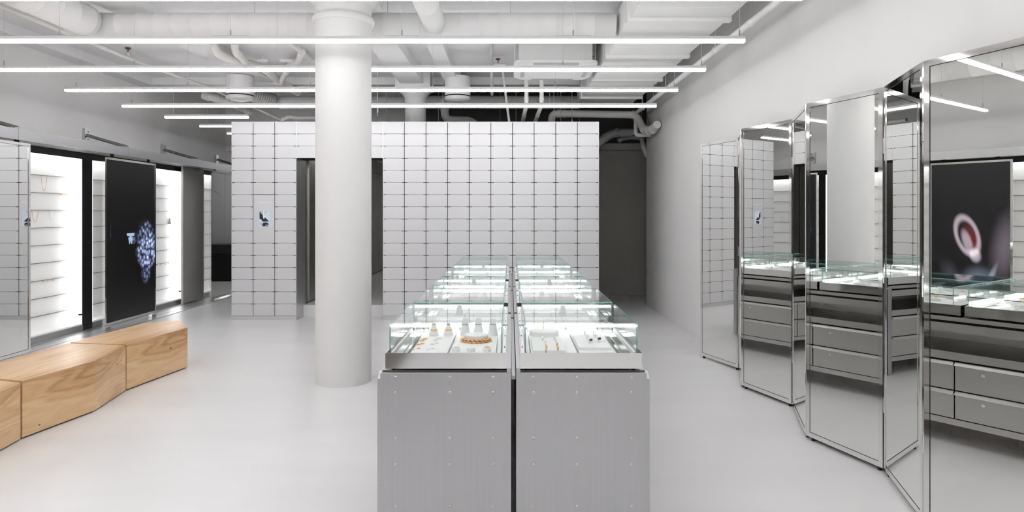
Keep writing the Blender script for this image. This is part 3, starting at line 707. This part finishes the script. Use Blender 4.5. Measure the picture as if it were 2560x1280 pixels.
# disc with bracelet, cones, low cylinders
q = on_z(1189, 857, PAD); q.y += 0.05
prop('display_disc', q, [(0.058, 0), (0.058, 0.030), (0.054, 0.033), (0, 0.033)], 'wide white display disc in the front left case')
t = thing('bracelet', 'chunky gold chain bracelet curved around the wide white disc', 'bracelet', (q.x, q.y, PAD))
for k in range(20):
    a_ = PI * (1.02 + 0.96 * k / 19); rr = 0.068
    l_ = MB().torus(0.0088, 0.0030, 'z', 14, 6); o = l_.build('link', 'gold', t)
    o.location = (rr * math.cos(a_), rr * math.sin(a_), 0.010); o.rotation_euler = (0.9 * (1 if k % 2 else -1), 0.3, a_ + PI / 2)
for k, px in enumerate((1163, 1196, 1232)):
    Y = 3.44; prop('bust_cone', ((px - CX) / F * Y, Y, PAD), [(0.026, 0), (0.022, 0.03), (0.013, 0.085), (0, 0.087)], 'tall white cone stand behind the disc in the front left case, %s of three' % ('left', 'middle', 'right')[k])
for k, (px, py) in enumerate(((1139, 878), (1177, 877), (1217, 876))):
    q2 = on_z(px, py + 3, PAD); q2.y = 3.03
    prop('display_cylinder', (q2.x, 3.035, PAD), [(0.018, 0), (0.018, 0.016), (0.0165, 0.018), (0, 0.018)], 'low white cylinder at the front of the front left case, %s of three' % ('left', 'middle', 'right')[k])
    if k != 1: ring_obj((q2.x, 3.035, PAD + 0.0205), 0.0085, 0.0022, 'silver' if k == 0 else 'gold', 'z', '%s ring lying on a low white cylinder' % ('silver' if k == 0 else 'gold'))
# front right case
def plate(name, xa, xb, ya, yb, z1_, label):
    o = MB().box(xa, xb, ya, yb, PAD, z1_).build(name, 'pad', None, 0.001); return tag(o, label, 'display plate')
plate('display_plate', 0.10, 0.245, 3.00, 3.30, 0.898, 'raised white plate with standing rings in the front right case')
plate('display_plate', 0.31, 0.455, 3.07, 3.40, 0.898, 'raised white plate with dark stone rings in the front right case')
q = Vector((0.172, 3.46, PAD)); prop('display_disc', q, [(0.075, 0), (0.075, 0.020), (0.07, 0.023), (0, 0.023)], 'wide white display disc at the back of the front right case')
t = thing('earring', 'gold hoop earring standing on the back disc of the front right case', 'earring', (q.x - 0.005, q.y - 0.02, 0.921))
MB().torus(0.011, 0.0022, 'x', c=(0, 0, 0.011)).build('lower_hoop', 'gold', t); MB().torus(0.009, 0.002, 'x', c=(0, 0, 0.030)).build('upper_hoop', 'gold', t)
ZP = 0.898
rr_ = [(1357, 849, 'silver', 0), (1364, 858, 'silver', 0), (1365, 866, 'gold', 1), (1366, 870, 'gold', 1), (1365, 878, 'gold', 1),
       (1386, 847, 'silver', 2), (1390, 854, 'silver', 2), (1393, 864, 'gold', 3), (1395, 873, 'gold', 3)]
gl = ('silver ring standing in the left file on the front right case plate', 'gold ring standing in the left file on the front right case plate',
      'silver ring standing in the right file on the front right case plate', 'gold ring standing in the right file on the front right case plate')
cnt_ = {}
for px, py, m, gi in rr_:
    cnt_[gi] = cnt_.get(gi, 0) + 1; tot_ = sum(1 for r_ in rr_ if r_[3] == gi)
    ord_ = ('back one', 'front one') if tot_ == 2 else ('back one', 'middle one', 'front one')
    q = on_z(px, py, ZP + 0.008); ring_obj((q.x, q.y, ZP + 0.0115), 0.0093, 0.0021, m, 'x', gl[gi] + ', ' + ord_[cnt_[gi] - 1], group=gl[gi], rz=-0.35 + 0.1 * (py % 3))
for k, (px, py, stone) in enumerate(((1462, 834, 0), (1468, 842, 0), (1474, 852, 1), (1484, 833, 0), (1489, 840, 0), (1495, 849, 1))):
    q = on_z(px, py, ZP + 0.008); side_ = 'left' if k < 3 else 'right'
    lab = ('silver ring with a dark stone in the %s file' % side_) if stone else ('plain silver ring in the %s file of the dark stone plate' % side_)
    t = thing('ring', lab + ('' if stone else (', back one', ', front one')[k % 3]), 'ring', (q.x, q.y, ZP), -0.3, None if stone else lab)
    MB().torus(0.0093, 0.002, 'x', c=(0, 0, 0.0112)).build('band', 'silver', t)
    if stone: MB().box(0.0, 0.014, -0.006, 0.006, 0.008, 0.018).build('stone', 'onyx', t, 0.002)
o = MB().box(0.5415, 0.5418, 3.05, 3.062, 0.955, 0.972).build('price_sticker', 'amber'); tag(o, 'tiny orange sticker inside the right glass of the front right case', 'sticker')
# stands and jewellery in the cases further back
for side, nm in ((-1, 'left'), (1, 'right')):
    for k in range(1, 6):
        y = CASEY[k]
        for j in range(3):
            x = CT + side * (0.12 + 0.1 * j + random.uniform(-.02, .02)); yy = y + 0.12 + 0.16 * j + random.uniform(-.05, .05)
            if (j + k) % 2: prop('display_cylinder', (x, yy, PAD), [(0.022, 0), (0.02, 0.03), (0.012, 0.06), (0, 0.06)], '%s small white jewellery stand inside the %s case of the %s row' % (('front', 'middle', 'back')[j], cnth[k].split()[0], nm), 'white stands in the %s %s case' % (cnth[k].split()[0], nm))
            else:
                o = plate('display_plate', x - 0.045, x + 0.045, yy - 0.05, yy + 0.05, 0.905, '%s white raised display plate inside the %s case of the %s row' % (('front', 'middle', 'back')[j], cnth[k].split()[0], nm))
                o['group'] = 'white plates in the %s %s case' % (cnth[k].split()[0], nm)
                ring_obj((x, yy, 0.905 + 0.0115), 0.0093, 0.0021, 'gold' if k % 2 else 'silver', 'x', '%s ring on the %s white plate in the %s case of the %s row' % ('gold' if k % 2 else 'silver', ('front', 'middle', 'back')[j], cnth[k].split()[0], nm), group='rings in the %s %s case' % (cnth[k].split()[0], nm), rz=-0.3)

# ------------------------------------------------------------------ folding mirror screen on the right
HM = 2.235
FOLD = [(1.987, 7.127), (2.180, 6.503), (1.990, 5.874), (2.180, 5.263), (1.970, 4.538), (2.160, 3.936), (1.985, 3.275), (2.180, 2.672), (1.98, 2.05)]
t = thing('folding_mirror_screen', 'zigzag folding screen of tall mirrors in polished steel frames along the right wall', 'mirror', (0, 0, 0))
FW, FT = 0.030, 0.042
for i, (a, b) in enumerate(zip(FOLD[:-1], FOLD[1:])):
    a = Vector(a); b = Vector(b); d = (b - a); L = d.length - 0.014; mid = (a + b) / 2
    ang = math.atan2(d.y, d.x)
    # local x along the panel (far to near), local y = room side is negative x of the world -> compute sign
    nrm = Vector((-math.sin(ang), math.cos(ang)))
    sgn = 1 if nrm.x < 0 else -1
    fr = MB(); zb, zt = 0.025, HM
    yy = sorted((0.0, -sgn * FT))
    fr.box(-L / 2, L / 2, yy[0], yy[1], zb, zb + FW); fr.box(-L / 2, L / 2, yy[0], yy[1], zt - FW, zt)
    fr.box(-L / 2, -L / 2 + FW, yy[0], yy[1], zb + FW, zt - FW); fr.box(L / 2 - FW, L / 2, yy[0], yy[1], zb + FW, zt - FW)
    f_ = fr.build('mirror_panel', 'chrome', t); f_.location = (mid.x, mid.y, 0); f_.rotation_euler = (0, 0, ang)
    gk = MB(); y1, y2 = sorted((-sgn * 0.004, -sgn * 0.010)); h_ = L / 2 - FW
    gk.box(-h_, h_, y1, y2, zb + FW, zt - FW); gk.build('gasket', 'gasket', f_)
    mr = MB(); y1, y2 = sorted((-sgn * 0.003, -sgn * 0.006)); h_ -= 0.003
    mr.box(-h_, h_, y1, y2, zb + FW + 0.003, zt - FW - 0.003); mr.build('mirror', 'mirror', f_)
    bk = MB(); y1, y2 = sorted((-sgn * (FT - 0.006), -sgn * (FT - 0.002))); bk.box(-h_, h_, y1, y2, zb + FW, zt - FW); bk.build('back_board', 'grey_panel', f_)
    ft = MB()
    for x in (-L / 2 + 0.04, L / 2 - 0.04): ft.cyl((x, -sgn * FT / 2, 0), (x, -sgn * FT / 2, zb), 0.012, 10)
    ft.build('foot', 'gasket', f_)
for (x, y) in FOLD[1:-1]:
    for z in (0.35, 1.1, 1.85):
        MB().cyl((x + 0.004, y, z), (x + 0.004, y, z + 0.09), 0.007, 10).build('hinge', 'chrome', t)

# ------------------------------------------------------------------ sliding wall on the left
XB = -5.10
t = thing('sliding_rail', 'long grey steel rail beam on wall brackets along the left wall', 'rail', (0, 0, 0))
joints = [-3.1 + 2.03 * k for k in range(-0, 9)]
joints = [9.07 + 2.02 * k for k in range(-6, 4)]
for a, b in zip(joints[:-1], joints[1:]):
    MB().box(XB - 0.012, XB, a + 0.002, b - 0.002, 2.27, 2.385).build('beam_section', 'steel_rail', t)
    MB().box(-5.50, XB - 0.012, a, b, 2.35, 2.37).build('beam_top', 'steel_rail', t)
    for x in (-5.13, -5.20, -5.28, -5.36, -5.44): MB().box(x - 0.02, x + 0.006, a, b, 2.285, 2.35).build('track_lip', 'grey_panel', t)
for y in joints[1:-1]:
    br = MB().box(WL, WL + 0.035, y - 0.05, y + 0.05, 2.33, 2.64).build('bracket_plate', 'steel_rail', t)
    for z in (2.60, 2.50): MB().cyl((WL + 0.035, y + 0.02, z), (WL + 0.038, y + 0.02, z), 0.009, 10).build('bolt', 'gasket', br)
    MB().tube([(WL + 0.03, y, 2.55), (XB - 0.01, y, 2.392)], 0.021, 12).build('bracket_arm', 'dark_steel', br)
    MB().box(XB - 0.12, XB + 0.002, y - 0.05, y + 0.03, 2.386, 2.398).build('end_plate', 'steel_rail', br)
t = thing('floor_track', 'steel floor track with two dark grooves under the sliding panels', 'track', (0, 0, 0))
for (x0, x1) in ((-5.50, -5.40), (-5.39, -5.20), (-5.19, -5.06)):
    MB().box(x0, x1, -3.0, 13.4, 0.0005, 0.006).build('track_plate', 'alu_edge', t)
MB().box(-5.49, -5.07, -3.0, 13.4, 0.0002, 0.002).build('groove_bed', 'gasket', t)

# lit wall cases between dark piers
XF = -5.50; CASEW, PIER = 2.42, 0.21
starts = [8.94 - 2.63 * k for k in (3, 2, 1, 0)] + [11.57]
cl = ('lit white wall display case nearest the viewer, beyond the left edge of the photo', 'lit white wall display case second along the left wall', 'large lit white wall display case beside the left mirror panel',
      'lit white wall display case half hidden by the black screen panel', 'narrow lit white wall display case beside the drawer tower')
shelf_z = [1.97 - 0.2115 * k for k in range(9)]
for k, y0 in enumerate(starts):
    y1 = y0 + CASEW
    if k == 4: y1 = 13.3
    t = thing('wall_display_case', cl[k], 'display case', (0, y0, 0), group='lit wall cases behind the sliding panels')
    L = y1 - y0
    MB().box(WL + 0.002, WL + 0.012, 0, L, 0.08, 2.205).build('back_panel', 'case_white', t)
    MB().box(WL + 0.012, XF, L - 0.012, L, 0.085, 2.205).build('light_side', 'light_panel', t)
    MB().box(WL + 0.012, XF, 0, 0.012, 0.085, 2.205).build('light_side', 'light_panel', t)
    MB().box(WL + 0.012, XF, 0.012, L - 0.012, 2.193, 2.205).build('light_top', 'light_panel', t)
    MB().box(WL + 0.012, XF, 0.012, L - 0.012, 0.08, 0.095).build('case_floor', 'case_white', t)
    MB().box(WL + 0.002, XF + 0.012, 0, L, 0.0, 0.078).build('base', 'alu_edge', t)
    for z in shelf_z: MB().box(WL + 0.012, WL + 0.042, 0.05, L - 0.06, z - 0.005, z).build('shelf', 'dark_steel', t)
    MB().box(WL + 0.002, XF + 0.005, 0, L, 2.205, 2.29).build('header', 'charcoal', t)
    MB().box(XF - 0.03, XF + 0.004, L - 0.03, L - 0.005, 0.20, 0.22).build('latch', 'gasket', t)
    pr = MB().box(WL + 0.002, XF + 0.004, y1, y1 + PIER, 0.0, 2.29).build('wall_pier', 'charcoal')
    tag(pr, 'dark upright pier on the left wall after the %s lit case' % ('first', 'second', 'third', 'fourth', 'fifth')[k], 'pier')
# jewellery on the wall cases
def necklace(y, z, wd, dp, m, label):
    pts = [(WL + 0.035, y + wd * (i / 12 - 0.5), z - dp * (1 - (2 * i / 12 - 1) ** 2)) for i in range(13)]
    o = MB().tube([Vector(p) - Vector((WL + 0.035, y, z)) for p in pts], 0.0022, 5).build('necklace', m); o.location = (WL + 0.035, y, z)
    tag(o, label, 'necklace')
def wy(px): return 5.645 * F / (CX - px)
necklace(wy(110), shelf_z[0], 0.11, 0.19, 'gold', 'fine gold necklace hanging from the top shelf of the large lit case')
necklace(wy(88), shelf_z[2], 0.12, 0.14, 'gold', 'fine gold necklace hanging from the third shelf of the large lit case')
necklace(wy(130), shelf_z[2], 0.12, 0.135, 'silver', 'fine silver necklace hanging from the third shelf of the large lit case')
necklace(wy(256), shelf_z[2], 0.12, 0.14, 'silver', 'fine silver necklace beside the black screen panel')
ORD = ('first', 'second', 'third', 'fourth', 'fifth', 'sixth', 'seventh', 'eighth', 'ninth')
def studs(name, pxs, k, m, label, group):
    for i_, px in enumerate(pxs):
        t = thing(name, '%s %s, from left' % (ORD[i_], label), 'earring', (WL + 0.03, wy(px), shelf_z[k]), group=group)
        MB().torus(0.010, 0.003, 'x', 12, 6, (0.008, 0, -0.012)).build('hoop', m, t)
        MB().cyl((-0.006, 0, -0.002), (0.014, 0, -0.002), 0.002, 6).build('post', m, t)
studs('earring', (150, 153, 156, 163, 167, 170), 1, 'gold', 'gold hoop on the second shelf of the large lit case', 'gold hoops in the large case')
studs('earring', (232, 236, 242, 246), 1, 'gold', 'gold hoop on the second shelf left of the black screen panel', 'gold hoops left of the black panel')
studs('earring', (108, 116, 124, 132), 6, 'gold', 'gold hoop on the seventh shelf of the large lit case', 'gold hoops low in the large case')
studs('earring', (396, 404, 412, 420, 428), 4, 'gold', 'gold hoop on the fifth shelf right of the black screen panel', 'gold hoops fifth shelf right')
studs('earring', (392, 401, 411, 421), 6, 'gold', 'gold hoop on the seventh shelf right of the black screen panel', 'gold hoops seventh shelf right')
studs('earring', (394, 402, 409, 417, 426), 5, 'silver', 'silver hoop on the sixth shelf right of the black screen panel', 'silver hoops sixth shelf right')
t = thing('display_cone', 'small grey cone stand on the fourth shelf right of the black screen panel', 'display stand', (WL + 0.03, wy(425), shelf_z[3]))
MB().lathe([(0.024, 0), (0.012, 0.085), (0.006, 0.10), (0, 0.10)], (0, 0, 0), 16).build('cone', 'duct_grey', t)

# sliding panels
def sliding(name, label, X, y0, y1, z0, z1, face, frame='chrome', fw=0.028, thick=0.035, cat='panel'):
    t = thing(name, label, cat, (X, (y0 + y1) / 2, 0)); h = (y1 - y0) / 2
    f_ = MB(); f_.box(-thick, 0, -h, h, z0, z0 + fw); f_.box(-thick, 0, -h, h, z1 - fw, z1)
    f_.box(-thick, 0, -h, -h + fw, z0 + fw, z1 - fw); f_.box(-thick, 0, h - fw, h, z0 + fw, z1 - fw)
    f_.build('frame', frame, t)
    MB().box(-thick + 0.004, -0.012, -h + fw, h - fw, z0 + fw, z1 - fw).build('backing', 'gasket', t)
    for y in (-h + 0.18, h - 0.18): MB().box(-thick * 0.7, -thick * 0.3, y - 0.03, y + 0.03, z1, 2.284).build('hanger', 'gasket', t)
    MB().box(-thick - 0.01, 0.004, -h, -h + 0.12, 0.008, z0).build('guide_shoe', 'chrome', t)
    MB().box(-thick - 0.01, 0.004, h - 0.12, h, 0.008, z0).build('guide_shoe', 'chrome', t)
    g_ = MB(); hh = h - fw - 0.003
    g_.box(-hh, hh, -0.003, 0.003, z0 + fw + 0.003, z1 - fw - 0.003)
    s_ = g_.build('face', face, t); s_.location = (-0.008, 0, 0); s_.rotation_euler = (0, 0, PI / 2)   # local x = world y, local z = height
    return t, s_
screen_mat('ear_screen', [
    (0.03, 1.20, 0.17, 0.34, 0.28, (0.70, 0.58, 0.66), 0.75, -0.24),        # ear rim
    (0.03, 1.12, 0.075, 0.22, 0.3, (0.72, 0.64, 0.74), 0.55, 0.6),
    (-0.02, 1.16, 0.12, 0.30, 0.28, (0.14, 0.012, 0.012), 0.9, 0.7),
    (-0.07, 0.93, 0.09, 0.13, 0.2, (0.66, 0.60, 0.70), 0.7, 0.6),           # lobe
    (-0.42, 1.05, 0.22, 0.62, -0.12, (0.28, 0.23, 0.28), 0.55, 0.95),        # blurred cheek
    (-0.12, 0.55, 0.28, 0.30, 0.5, (0.30, 0.36, 0.48), 0.6, 0.9),            # collar
    (-0.25, 0.62, 0.05, 0.30, -0.35, (0.42, 0.48, 0.60), 0.5, 0.8),
    (0.22, 0.60, 0.16, 0.35, 0.4, (0.05, 0.055, 0.07), 0.8, 0.9)])
screen_mat('bead_screen', [
    (0.36, 1.20, 0.26, 0.24, 0, (0.30, 0.36, 0.60), 1.0, 0.5), (0.40, 0.98, 0.33, 0.28, 0, (0.42, 0.52, 0.85), 1.25, 0.45),
    (0.36, 0.75, 0.16, 0.26, 0, (0.32, 0.36, 0.66), 1.0, 0.6), (0.02, 1.17, 0.12, 0.10, 0, (0.18, 0.21, 0.42), 0.9, 0.5),
    (-0.50, 1.25, 0.018, 0.16, 0.06, (0.10, 0.12, 0.16), 0.9, 0.9)], beads=17)
sliding('sliding_mirror', 'tall sliding mirror panel at the left edge reflecting the drawers', -5.13, 6.30, 7.27, 0.03, 2.25, 'mirror', cat='mirror')
t, s_ = sliding('sliding_screen', 'tall black sliding screen panel showing blue beads and a pale emblem', -5.185, 8.70, 9.95, 0.065, 2.232, 'bead_screen', cat='screen')
lg = MB()
def emb(poly, z=0.0): lg.add([(-0.098 + u * 0.196, -0.0036 - z, 1.085 + v * 0.153) for u, v in poly], [list(range(len(poly)))])
emb([(0.0, 1.0), (1.0, 1.0), (0.93, 0.76), (0.62, 0.76), (0.62, 0.55), (0.38, 0.55), (0.38, 0.76), (0.07, 0.76)])
emb([(0.22, 0.62), (0.40, 0.62), (0.40, 0.55), (0.60, 0.55), (0.60, 0.62), (0.78, 0.62), (0.78, 0.52), (0.66, 0.02), (0.60, 0.02), (0.5, 0.34), (0.40, 0.02), (0.34, 0.02), (0.22, 0.52)], 0.0001)
o = lg.build('emblem', 'tw_mark', s_); o.location = (-0.032, 0, 0)
sliding('sliding_screen', 'tall black sliding screen panel showing an ear, seen in the nearest mirror', -5.185, 5.20, 6.22, 0.065, 2.232, 'ear_screen', cat='screen')
sliding('sliding_door', 'plain grey metal sliding panel between two lit wall cases', -5.40, 11.22, 11.98, 0.02, 2.285, 'grey_panel', 'grey_panel', fw=0.004)
sliding('sliding_mirror', 'tall sliding mirror panel beside the drawer tower', -5.13, 11.66, 12.75, 0.03, 2.25, 'mirror', cat='mirror')

# ------------------------------------------------------------------ wooden bench blocks
def block(label, poly, z1, dx=0.0):
    c = Vector((sum(p[0] for p in poly) / len(poly), sum(p[1] for p in poly) / len(poly), 0))
    t = thing('bench_block', label, 'bench', c, group='solid timber bench blocks')
    MB().prism([(x - c.x, y - c.y) for x, y in poly], 0.012, z1).build('timber', 'wood', t, 0.004)
    q = [((x - c.x) * 0.93, (y - c.y) * 0.95) for x, y in poly]
    MB().prism(q, 0.0, 0.012).build('base', 'gasket', t)
    return t
a = block('light timber bench block at the far end, with angled tip', [(-3.254, 5.768), (-3.147, 6.63), (-3.46, 7.09), (-3.72, 6.90), (-3.80, 5.872)], 0.392)
b = block('light timber bench block in the middle, with a bent front face', [(-3.249, 4.526), (-3.149, 5.148), (-3.254, 5.754), (-3.80, 5.858), (-3.85, 4.74)], 0.388)
c = block('light timber bench block nearest the viewer, cut by the left edge', [(-3.25, 3.30), (-3.17, 3.90), (-3.246, 4.508), (-3.86, 4.725), (-3.86, 3.35)], 0.380)
def knots(t, pts):
    for (x, y, z, nx, ny, r) in pts:
        o = MB().lathe([(0, 0.0006), (r * 0.6, 0.0005), (r, 0)], (0, 0, 0), 12).build('knot', 'copper', t)
        o.location = (x - t.location.x, y - t.location.y, z)
        o.rotation_euler = Vector((nx, ny, 0)).to_track_quat('Z', 'Y').to_euler()
        o.scale = (1.0, 0.55, 1.0)
knots(a, [(-3.1795, 6.365, 0.245, 0.99, -0.12, 0.016)])
knots(b, [(-3.222, 5.571, 0.27, 0.985, 0.17, 0.013), (-3.236, 5.65, 0.285, 0.985, 0.17, 0.008), (-3.231, 5.62, 0.085, 0.985, 0.17, 0.009), (-3.2275, 4.66, 0.055, 0.987, -0.155, 0.010)])
